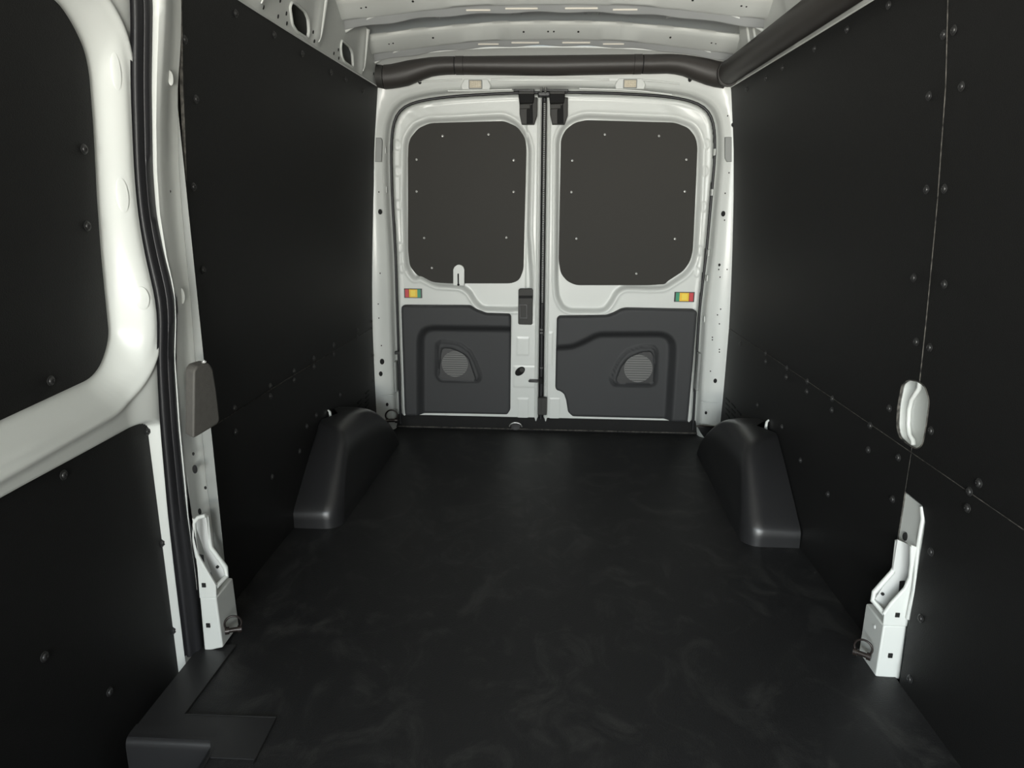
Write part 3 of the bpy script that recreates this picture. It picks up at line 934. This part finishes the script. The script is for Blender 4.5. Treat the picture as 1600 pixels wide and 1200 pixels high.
# rear sill plate
sill = sheet('trim_3', [(-.79, 3.478), (.795, 3.478), (.77, 3.53), (-.755, 3.53)], [], lambda a, b_: (a, b_, .010 + .056 * float(sst((b_ - 3.482) / .018))), SILLM, step=.006, back=(0, 0, -.05))
tag(sill, kind='structure')
tube('sill_edge', [(x, 3.477, .008) for x in np.linspace(-.78, .80, 20)], .003, EDGE, sill, n=6)
q = U(806, 660, 1, 3.50)
tube('sill_striker', [(q[0] + .032 * math.cos(a), 3.478, .020 + .022 * math.sin(a)) for a in np.linspace(0, math.pi, 12)], .004, STEEL, sill)
disc('striker_cup', (q[0], 3.482, .024), .024, RUBBER, sill, nrm=(0, -1, .6), n=20)

# ================================================================== SLIDING DOOR (door_3)
sl_px = [(204, 0), (204, 133), (210, 266), (216, 333), (227, 400), (235, 433), (243, 467), (247, 500), (245, 560), (250.5, 667), (262, 800), (273, 900), (285.5, 1000), (289, 1033)]
sr_px = [(238, 0), (236, 133), (238, 266), (243, 333), (256, 400), (265, 433), (272, 467), (273, 500), (271, 560), (278, 667), (291, 800), (305, 900), (315, 1000), (319, 1022)]


def curve(pxs, y):
    P = np.array([U(a, b_, 1, y) for a, b_ in pxs])
    zsrt = np.argsort(P[:, 2])
    return P[zsrt]


ZQ = np.concatenate([np.linspace(0.0, 1.56, 60), [1.66]])
def at_z(C, z): return np.interp(z, C[:, 2], C[:, 0])
CL, CR = curve(sl_px, 1.555), curve(sr_px, 1.585)
def smooth_curve(C):
    x = np.array([at_z(C, z) for z in ZQ])
    for _ in range(2): x[1:-1] = (x[:-2] + 2 * x[1:-1] + x[2:]) / 4
    # carry the lean on above the frame
    return x
XL_, XR_ = smooth_curve(CL), smooth_curve(CR)
XL_[-1] = XL_[-2] + .01; XR_[-1] = XR_[-2] + .01
XLf = lambda z: np.interp(z, ZQ, XL_)
secs = []
for z, a, b_ in zip(ZQ, XL_, XR_):
    w_ = b_ - a
    secs.append([(a - .004, 1.60, z), (a, 1.556, z), (a + w_ * .12, 1.548, z), (a + w_ * .2, 1.553, z), (a + w_ * .35, 1.546, z), (a + w_ * .55, 1.545, z), (a + w_ * .7, 1.552, z), (a + w_ * .78, 1.566, z), (a + w_ * .86, 1.566, z), (b_, 1.585, z), (b_ - .004, 1.61, z)])
seal = loft('weather_strip', secs, RUBBER, sharp=80)
tag(seal, 'long black rubber weather strip running floor to roof along the sliding door edge', 'weather strip')

# inner pressing of the sliding door: depth behind the seal curve, window recess and lower recess
def pd(pts, x): return [tuple(U(a, b_, 0, x)[[1, 2]]) for a, b_ in pts]
XW = -.975
def XWf(z): return XW + .90 - np.interp(z, PROF_Z, PROF_X)
def pdw(pts):
    out = []
    for a, b_ in pts:
        x = XW
        for _ in range(12):
            q_ = U(a, b_, 0, x); x = float(XWf(q_[2]))
        out.append((q_[1], q_[2]))
    return out
wpx = [(60, -14), (88, 0), (112, 35), (131, 75), (139, 110), (146, 200), (153, 330), (158, 400), (168, 500), (170, 522), (166, 545), (156, 573), (140, 592), (0, 657), (-160, 730)]
wpoly = pdw(wpx)
wpoly = np.array(wpoly + [(.35, wpoly[-1][1]), (.35, wpoly[0][1] + .015)])
wpoly_r = rnd(wpoly, .03, 4)
XLO = -.938
lpx = [(0, 778), (200, 668), (222, 660), (236, 668), (244, 690), (250, 725), (262, 800), (275, 930), (284, 1032)]
lpoly = pd(lpx, XLO)
lpoly = np.array([(.2, lpoly[0][1])] + [tuple(q) for q in lpoly] + [(lpoly[-1][0], -.28), (.2, -.28)])
lpoly_r = rnd(lpoly, .02, 4)


def fdoor(Y, Z):
    Q = np.stack([Y, Z], 1)
    lean = np.interp(Z, [-.3, .7, .9, 1.15, 1.7], [-.925, -.925, -.915, -.905, -.865])
    edge_x = XLf(np.clip(Z, 0, 1.66))
    near = sst((1.555 - Y) / .10)
    X = edge_x * (1 - near) + lean * near
    dw = -sdf(wpoly_r, Q)
    k = sst((dw + .075) / .07) * (1 - sst((Y - 1.505) / .045))
    X = X * (1 - k) + (XWf(Z) - .004) * k
    X = X + .006 * np.exp(-((dw + .078) / .008) ** 2)
    dl = -sdf(lpoly_r, Q)
    k2 = sst((dl + .006) / .008) * (1 - sst((Y - 1.548) / .006))
    X = X * (1 - k2) + (XLO - .006) * k2
    # soft character line along the belt
    X = X + .006 * np.exp(-((Z - .705 - (1.5 - Y) * .01) / .012) ** 2) * sst((1.35 - Y) / .2) * (dw < -.03) * (dl < -.02)
    return np.stack([X, Y, Z], 1)


door3 = hf('door_3', np.concatenate([np.linspace(Y0, .9, 60), np.linspace(.9, 1.556, 190)[1:]]), np.linspace(-.28, 1.66, 420), fdoor, WHITE)
tag(door3, kind='structure')
mk('outer_skin', [(-1.04, Y0, -.30), (-1.04, 1.70, -.30), (-1.04, 1.70, 1.75), (-1.04, Y0, 1.75), (-.86, 1.70, -.30), (-.86, 1.70, 1.75)],
   [(0, 1, 2, 3), (1, 4, 5, 2)], GREYW, door3, smooth=False)
sheet('window_panel', wpoly_r, [], lambda a, b_: (XWf(b_), a, b_), PANEL, door3, step=.1, back=(-.004, 0, 0), edge=EDGE)
sheet('lower_panel', lpoly_r, [], lambda a, b_: (XLO, a, b_), PANEL, door3, step=.1, back=(-.005, 0, 0), edge=EDGE)
for p in [(131, 233), (136, 353), (79, 595)]:
    q = pdw([p])[0]; screw((XWf(q[1]), q[0], q[1]), (1, 0, 0), door3)
for p in [(230, 674), (99, 742), (254, 848), (271, 985), (69, 1026), (171, 1081)]:
    screw(U(*p, 0, XLO), (1, 0, 0), door3)
# embossed pads on the door edge pressing
for (a, b_, rz, ry) in ((181, 112, .036, .007), (191, 305, .036, .009), (222, 466, .026, .011)):
    x = -.93
    for _ in range(25):
        q = U(a, b_, 0, x); x = .6 * x + .4 * fdoor(np.array([q[1]]), np.array([q[2]]))[0][0]
    qq = fdoor(np.array([q[1]]), np.array([q[2]]))[0]
    g0 = fdoor(np.array([q[1] - .004, q[1] + .004, q[1], q[1]]), np.array([q[2], q[2], q[2] - .01, q[2] + .01]))
    nn = np.cross(g0[1] - g0[0], g0[3] - g0[2]); nn /= np.linalg.norm(nn)
    if nn[0] < 0: nn = -nn
    disc('pressed_pad', qq + nn * .001, rz, WHITE, door3, nrm=tuple(nn), rx=ry * 1.3, h=.0014, n=28)

# ================================================================== B PILLARS
cr_px = [(260, 0), (257, 60), (253, 133), (251, 200), (252, 266), (256, 333), (264, 400), (274, 450), (277, 500), (276, 560), (284, 667), (293, 760), (296, 800), (301, 860)]
we_px = [(283, 0), (282, 60), (280, 95), (277, 133), (277, 200), (279, 266), (284, 333), (290, 400), (297, 467), (304, 560), (314, 667), (321, 745), (328, 800), (334, 850)]
CC, WE = curve(cr_px, 1.605), curve(we_px, 1.70)
pillar = empty('door_pillar', (-.9, 1.63, 0))
tag(pillar, 'white painted door pillar rising from the floor beside the sliding door seal on the left', 'pillar')
secs = []
Zp = np.concatenate([np.linspace(.17, 1.56, 60), [1.66]])
for z in Zp:
    r_ = at_z(CR, z) if z < 1.6 else at_z(CR, 1.56) + .01
    c_ = at_z(CC, z) if z < 1.6 else at_z(CC, 1.56) + .01
    e_ = at_z(WE, z) if z < 1.6 else at_z(WE, 1.56) + .01
    secs.append([(r_ - .008, 1.60, z), (r_, 1.588, z), (r_ * .5 + c_ * .5 + .004, 1.588, z), (c_, 1.597, z), (c_ + .001, 1.606, z), (c_ * .6 + e_ * .4 - .004, 1.65, z), (e_ - .004, 1.690, z), (e_ + .002, 1.697, z), (e_ - .001, 1.706, z), (e_ - .03, 1.712, z)])
def P0(o): return under(o, pillar)
P0(loft('pillar_face', secs, WHITE, sharp=60))
# slots and holes
for (a, b_, rz, rx, m_) in ((266, 122, .016, .006, WHITE), (283, 462, .020, .008, WHITE), (267, 117, .010, .0018, DARK), (284, 470, .010, .002, DARK), (265, 299, .004, .003, DARK), (302, 709, .004, .003, DARK),
                            (304.5, 733, .011, .006, DARK), (312, 799, .008, .004, DARK), (321, 762, .004, .003, DARK)):
    q = U(a, b_, 1, 1.655 if b_ < 600 else 1.635)
    P0(disc('slot' if m_ is DARK else 'pressed_pad', q, rz, m_, None, nrm=(.55, -1, 0), rx=rx, h=.0025 if m_ is DARK else .004, n=16))


def foot(side, root, y0=1.575):
    """flared lower end of a B pillar: box foot, channel with a diagonal opening, inner back plate"""
    if side < 0:
        s = lambda pts: zz(pts, 250, 700, 3.43)
        box_front = [(212, 800), (300, 802), (337, 1070), (238, 1092)]
        box_side = [(300, 802), (370, 715), (386, 1000), (337, 1070)]
        face = [(150, 260), (160, 375), (185, 385), (182, 470), (205, 575), (298, 735), (302, 800), (212, 805), (200, 650), (165, 380)]
        lip = [(297, 742), (270, 700), (200, 580), (186, 500), (182, 400), (205, 372), (245, 362)]
        lip2 = [(248, 365), (262, 470), (270, 530), (352, 640), (356, 690), (302, 742)]
        backp = [(180, 385), (248, 370), (265, 515), (345, 650), (345, 690), (298, 738)]
        hold = [(205, 570), (232, 575), (238, 640)]
        sqs = [(235, 735, .010), (258, 951, .010)]
        tri_h = (308, 637); rh = (337, 812)
        upper = [(120, 150), (205, 150), (240, 210), (262, 320), (250, 372), (205, 372), (170, 392), (160, 380), (130, 200)]
    else:
        s = lambda pts: zz(pts, 1300, 740, 3.53)
        box_front = [(412, 842), (285, 838), (240, 1120), (375, 1136)]
        box_side = [(285, 838), (207, 735), (190, 1050), (240, 1120)]
        face = [(487, 415), (440, 395), (438, 560), (405, 640), (290, 775), (283, 838), (414, 845), (435, 760), (460, 640)]
        lip = [(288, 775), (330, 715), (405, 635), (432, 575), (440, 500), (442, 400)]
        lip2 = [(362, 370), (345, 520), (330, 545), (232, 655), (225, 700), (290, 775)]
        backp = [(362, 365), (442, 400), (440, 560), (400, 640), (290, 772), (232, 700), (335, 540)]
        hold = [(375, 595), (402, 592), (398, 640), (368, 670)]
        sqs = [(361, 780, .010), (322, 1004, .010)]
        tri_h = (279, 664); rh = (238, 845)
        upper = [(393, 97), (500, 180), (510, 260), (487, 415), (440, 400), (362, 372), (355, 500), (345, 530), (345, 400), (370, 230), (380, 190)]
    parts = []
    pf = [U(a, b_, 1, y0) for a, b_ in s(box_front)]
    sg = -side                                  # towards the inside
    back = np.array([0, .10, 0])
    o = prism('pillar_foot', pf, back, WHITE, None, b=.004, seg=3); parts.append(o)
    pfz = [U(a, b_, 1, y0 - .001) for a, b_ in s(face)]
    parts.append(prism('pillar_face', pfz, (0, .006, 0), WHITE, None, b=.002))
    parts.append(prism('back_plate', [U(a, b_, 1, y0 + .05) for a, b_ in s(backp)], (0, .004, 0), WHITE_IN, None, b=0))
    parts.append(prism('slot', [U(a, b_, 1, y0 + .047) for a, b_ in s(hold)], (0, .002, 0), DARK, None, b=0))
    parts.append(tube('rolled_lip', [U(a, b_, 1, y0 + .004) for a, b_ in s(lip)], .0055, WHITE, None))
    l2 = s(lip2); ky = np.linspace(.06, .045, len(l2)); ky[-1] = .01
    parts.append(tube('rolled_lip', [U(a, b_, 1, y0 + k) for (a, b_), k in zip(l2, ky)], .0065, WHITE, None))
    if side > 0:
        parts.append(prism('pillar_upper', [U(a, b_, 0, .9035) for a, b_ in s(upper)], (.006, 0, 0), WHITE, None, b=.0))
        parts.append(tube('rolled_lip', [U(a, b_, 0, .902) for a, b_ in s([(497, 183), (503, 250), (480, 380), (470, 470), (455, 640), (420, 800)])], .006, WHITE, None))
        parts.append(disc('hole', U(*s([(405, 347)])[0], 0, .902), .011, DARK, None, nrm=(-1, -.5, 0), rx=.007))
    for a, b_, r in sqs:
        c = U(*s([(a, b_)])[0], 1, y0 - .002)
        parts.append(box('square_hole', c, (r, .003, r * 1.15), DARK, None, b=0))
    parts.append(disc('hole', U(*s([tri_h])[0], 1, y0 + .047), .004, DARK, None))
    c = U(*s([rh])[0], 1, y0 + .04)
    c[0] = U(*s([rh])[0], 1, y0 + .04)[0]
    parts.append(disc('hole', c, .005, WHITE_IN, None, nrm=(sg, -.2, 0), rx=.004, h=.003))
    for o in parts: under(o, root)


foot(-1, pillar)
brk = empty('pillar_foot_bracket', (.88, 1.6, 0))
tag(brk, 'white pressed steel pillar foot showing through the cut-out low in the right wall', 'bracket')
foot(1, brk)

# grey pad on the left pillar
pad_px = [(303, 580), (308, 572), (326, 567), (333, 575), (338, 605), (344, 655), (341, 663), (308, 683), (302, 686)]
pp = [U(a, b_, 1, 1.545 + (a - 303) / 41 * .11) for a, b_ in pad_px]
pad = prism('pillar_pad', pp, (-.036, .03, 0), PADM, None, b=.010, seg=4)
pad_o = empty('pillar_cover', tuple(np.mean(pp, 0)))
tag(pad_o, 'grey moulded rectangular cover standing out from the left door pillar', 'cover')
pad.name = 'cover_shell'; under(pad, pad_o)
pm = box('mount', (-.862, 1.66, .69), (.03, .04, .10), GREYW, None, b=.004); under(pm, pad_o)
sc_ = U(319, 566, 1, 1.60); s1 = screw(sc_, (0, -.3, 1), None, CLIP, name='clip'); under(s1, pad_o)

# ================================================================== WHEEL COVERS
def wheel_cover(side, yo, xi0, xi1, label):
    """stack of rounded footprints: upright foot, face leaning back, rounded shoulder, top falling to the rear"""
    xw = .893
    lv = [(0, 0), (.03, 0), (.055, 0), (.068, .001), (.080, .003), (.095, .005), (.13, .008), (.17, .012), (.21, .016), (.24, .020), (.258, .025), (.274, .034), (.287, .048), (.296, .066), (.301, .088)]
    loops = []
    for z, ins in lv:
        k = min(1, z / .27)
        yf = np.interp(z, [0, .055, .08, .12, .2, .27, .31], [2.272, 2.274, 2.284, 2.312, 2.368, 2.42, 2.45]) + yo + ins * .6
        yr_ = np.interp(z, [0, .12, .2, .25, .28, .31], [3.26, 3.17, 3.06, 2.98, 2.92, 2.84]) + yo - ins
        shear = np.interp(z, [0, .06, .27, .31], [0, 0, .13, .13])
        def xin(y): return xi0 + (xi1 - xi0) * (y - 2.27) / .99 + ins + .006 * k
        r = .062 + .02 * k
        P = []
        x0 = xin(yf + r)
        for t_ in np.linspace(0, 1, 6):                 # front edge, wall to corner
            x = xw + (x0 + r - xw) * t_
            P.append((x, yf + shear * (x - x0) / (xw - x0)))
        for a in np.linspace(0, math.pi / 2, 12)[1:]:
            x = x0 + r - r * math.sin(a); y = yf + r - r * math.cos(a)
            P.append((x, y + shear * max(0, x - x0) / (xw - x0)))
        x1 = xin(yr_ - r)
        for t_ in np.linspace(0, 1, 9)[1:]:
            P.append((x0 + (x1 - x0) * t_, yf + r + (yr_ - r - yf - r) * t_))
        for a in np.linspace(0, math.pi / 2, 10)[1:]:
            P.append((x1 + r - r * math.cos(a), yr_ - r + r * math.sin(a)))
        P.append((xw, yr_))
        loops.append([(side * min(x, (Wl if side < 0 else Wr)(y, z) - .001), y, z) for x, y in P])
    n = len(loops[0]); V = [v for l_ in loops for v in l_]
    F = [(i * n + j, i * n + j + 1, (i + 1) * n + j + 1, (i + 1) * n + j) for i in range(len(loops) - 1) for j in range(n - 1)]
    base = (len(loops) - 1) * n
    top = loops[-1]
    # crowned top
    V.append((side * .84, (top[0][1] + top[-1][1]) / 2, .305)); c = len(V) - 1
    F += [(base + j, base + j + 1, c) for j in range(n - 1)]
    o = mk('wheel_cover', V, F, COVER, None, sharp=80)
    bm = bmesh.new(); bm.from_mesh(o.data); bmesh.ops.recalc_face_normals(bm, faces=bm.faces); bm.to_mesh(o.data); bm.free()
    tag(o, label, 'wheel cover', 'wheel arch covers on the cargo floor')
    return o


wheel_cover(-1, .022, .722, .698, 'black moulded plastic wheel arch cover on the left side of the cargo floor')
wheel_cover(1, -.015, .700, .735, 'black moulded plastic wheel arch cover on the right side of the cargo floor')

# small white hooks standing over the wheel covers
for (a, b_, sd, lab) in ((512.5, 655, -1, 'small white steel hook behind the top of the left wheel cover'), (1200.5, 671, 1, 'small white steel hook behind the top of the right wheel cover')):
    q = onwall(a, b_ + 4, sd)
    P = [q + np.array([-sd * .004, 0, -.012]), q + np.array([-sd * .010, -.004, .0]), q + np.array([-sd * .013, -.004, .022]), q + np.array([-sd * .010, 0, .042]), q + np.array([-sd * .002, .004, .048])]
    o = tube('wall_hook', P, [.007, .007, .006, .005, .004], WHITE, None)
    tag(o, lab, 'hook', 'white hooks over the wheel covers')

# ================================================================== TIE-DOWN RINGS
def ring(loc, r, tilt, rotz, label, half=False):
    e0_ = empty('tie_down_ring', tuple(loc))
    tag(e0_, label, 'tie-down ring', 'lashing rings along the floor edges')
    ax = Matrix.Rotation(rotz, 3, 'Z') @ Matrix.Rotation(tilt, 3, 'X')
    pts = []
    for a in np.linspace(-.25 * math.pi, 1.25 * math.pi, 22):
        v = ax @ Vector((r * math.cos(a), 0, r * .95 * math.sin(a) + r * .85)); pts.append(tuple(v))
    o = tube('ring', pts, r * .13, RINGM, e0_)
    v0 = ax @ Vector((-r * 1.0, 0, 0)); v1 = ax @ Vector((r * 1.0, 0, 0))
    tube('hinge_pin', [tuple(v0), tuple(v1)], r * .30, RINGM, e0_, n=10)
    for k in (-1, 1):
        v = ax @ Vector((k * r * .75, 0, 0))
        tube('bolt_collar', [tuple(v - (ax @ Vector((.005, 0, 0)))), tuple(v + (ax @ Vector((.005, 0, 0))))], r * .46, RINGM, e0_, n=12)
    return e0_


q = U(365, 984, 1, 1.60)
ring(q, .021, math.radians(-8), math.radians(20), 'dark steel lashing ring bolted to the foot of the left door pillar')
q = U(1347, 1022, 1, 1.60)
ring(q, .021, math.radians(-8), math.radians(-35), 'dark steel lashing ring beside the white foot bracket on the right wall')
q = U(612, 657, 1, 3.40)
ring(q, .030, math.radians(-5), math.radians(10), 'dark lashing ring at the base of the left rear pillar')
q = U(1103, 671, 1, 3.38)
e0_ = empty('tie_down_ring', tuple(q)); tag(e0_, 'folded black lashing bracket at the base of the right rear pillar', 'tie-down ring', 'lashing rings along the floor edges')
prism('bracket_plate', [(-.042, 0, .014), (.045, 0, .012), (.030, 0, -.020), (.010, 0, -.040), (-.006, 0, -.042), (-.022, 0, -.022)], (0, .02, 0), PLASTIC, e0_, b=.003)
tube('ring', [(-.05, -.004, .016), (-.02, -.008, .020), (.02, -.008, .017), (.048, -.004, .014)], .005, RINGM, e0_)

# ================================================================== OVERHEAD DUCTS
def dsec(c, ry, rz, n=20):
    return [(c[0], c[1] + ry * math.cos(a), c[2] + rz * math.sin(a)) for a in np.linspace(0, 2 * math.pi, n, endpoint=False)]


duct = empty('rear_duct', (0, 3.37, 1.73))
tag(duct, 'black plastic duct spanning the van above the two rear doors', 'duct')
prof = [(-.775, 1.742, 1.640), (-.75, 1.737, 1.634), (-.70, 1.742, 1.638), (-.64, 1.755, 1.648), (-.58, 1.763, 1.672), (-.52, 1.770, 1.692), (-.45, 1.772, 1.697), (-.42, 1.772, 1.697), (0, 1.776, 1.692), (.40, 1.780, 1.700), (.45, 1.780, 1.700),
        (.53, 1.784, 1.702), (.58, 1.782, 1.694), (.64, 1.776, 1.672), (.70, 1.764, 1.652), (.745, 1.752, 1.642), (.775, 1.750, 1.640)]
def duct_piece(name, x0, x1, grow=0.0, m=DUCT):
    A = np.array(prof); xs_ = np.linspace(x0, x1, max(2, int((x1 - x0) / .03)))
    secs = []
    for x in xs_:
        t_, b_ = np.interp(x, A[:, 0], A[:, 1]) + grow, np.interp(x, A[:, 0], A[:, 2]) - grow
        secs.append(dsec((x, 3.375, (t_ + b_) / 2), .048 + grow, (t_ - b_) / 2))
    o = loft(name, secs, m, None, closed=True, cap=True, sharp=60)
    return under(o, duct)
duct_piece('duct_end', -.775, -.745, -.002, LATCH)
duct_piece('duct_elbow', -.742, -.425)
duct_piece('duct_sleeve', -.42, -.385, .001)
duct_piece('duct_span', -.384, .366)
duct_piece('duct_sleeve', .367, .402, .001)
duct_piece('duct_elbow', .407, .765)
for x0 in (-.4225, .4045):
    duct_piece('joint_ring', x0 - .0022, x0 + .0022, -.003, DARK)
sd = empty('side_duct', (.77, 1.5, 1.68))
tag(sd, 'black round duct running along the top of the right wall to the rear corner', 'duct')
secs = []
for y in np.linspace(Y0, 3.30, 40):
    secs.append([(.768 + .046 * math.cos(a), y, 1.695 + .050 * math.sin(a)) for a in np.linspace(0, 2 * math.pi, 20, endpoint=False)])
under(loft('duct_tube', secs, DUCT, None, closed=True, cap=True), sd)
secs = [[(.768 + r_ * math.cos(a), y, 1.693 + (r_ + .006) * math.sin(a)) for a in np.linspace(0, 2 * math.pi, 20, endpoint=False)] for y, r_ in ((3.298, .049), (3.312, .050), (3.326, .044))]
under(loft('duct_collar', secs, DUCT, None, closed=True, cap=True), sd)

# ================================================================== CARGO LAMPS
for (a, b_, lab) in ((743, 132, 'small unlit cargo lamp with ribbed lens above the left rear door'), (984.5, 131, 'small unlit cargo lamp with ribbed lens above the right rear door')):
    q = U(a, b_, 1, 3.419)
    e0_ = empty('cargo_lamp', tuple(q)); tag(e0_, lab, 'lamp', 'cargo lamps over the rear doors')
    bz = prism('lamp_pocket', [(-.062, 0, -.022), (.064, 0, -.022), (.070, 0, -.004), (.055, 0, .024), (-.052, 0, .024), (-.068, 0, -.004)], (0, .010, 0), WHITE, e0_, b=.004, seg=3)
    fr = box('lamp_frame', (0, -.001, 0), (.062, .010, .038), GREYW, e0_, b=.003)
    ln = box('lens', (0, -.005, 0), (.054, .006, .031), LENS, e0_, b=.002)
    for i in range(5):
        for j in range(3):
            box('lens_facet', ((i - 2) * .010, -.0035, (j - 1) * .009), (.006, .003, .005), LENS, ln, b=.001, seg=1)

# ================================================================== STEP TRIM
st = empty('step_trim', (-.75, 1.28, 0))
tag(st, 'black plastic step trim with rounded front edge in the lower left corner of the floor', 'step trim')
top = [(-.80, 1.60), (-.895, 1.60), (-.897, 1.262), (-.712, 1.262), (-.690, 1.215), (-.592, 1.215), (-.594, 1.338), (-.806, 1.336)]
def mtop(a, b_): return (a, b_, .0035)
under(sheet('step_cover', top, [], mtop, PLASTIC, None, step=.1, back=(0, 0, -.003)), st)
secs = []
for x in np.linspace(-.899, -.705, 6):
    secs.append([(x, 1.30, .004), (x, 1.275, .004), (x, 1.266, .0025), (x, 1.259, -.001), (x, 1.255, -.008), (x, 1.253, -.018), (x, 1.250, -.25)])
under(loft('step_riser', secs, PLASTIC, None, sharp=80), st)
secs = []
for y in np.linspace(1.253, .3, 8):
    secs.append([(-.690, y, .004), (-.700, y, .003), (-.706, y, -.003), (-.708, y, -.02), (-.71, y, -.25)])
under(loft('step_side', secs, PLASTIC, None, sharp=80), st)
under(tube('seam_line', [(-.80, 1.60, .0042), (-.807, 1.337, .0042), (-.594, 1.3385, .0042), (-.592, 1.2, .0042)], .0016, DARK, None, n=6), st)
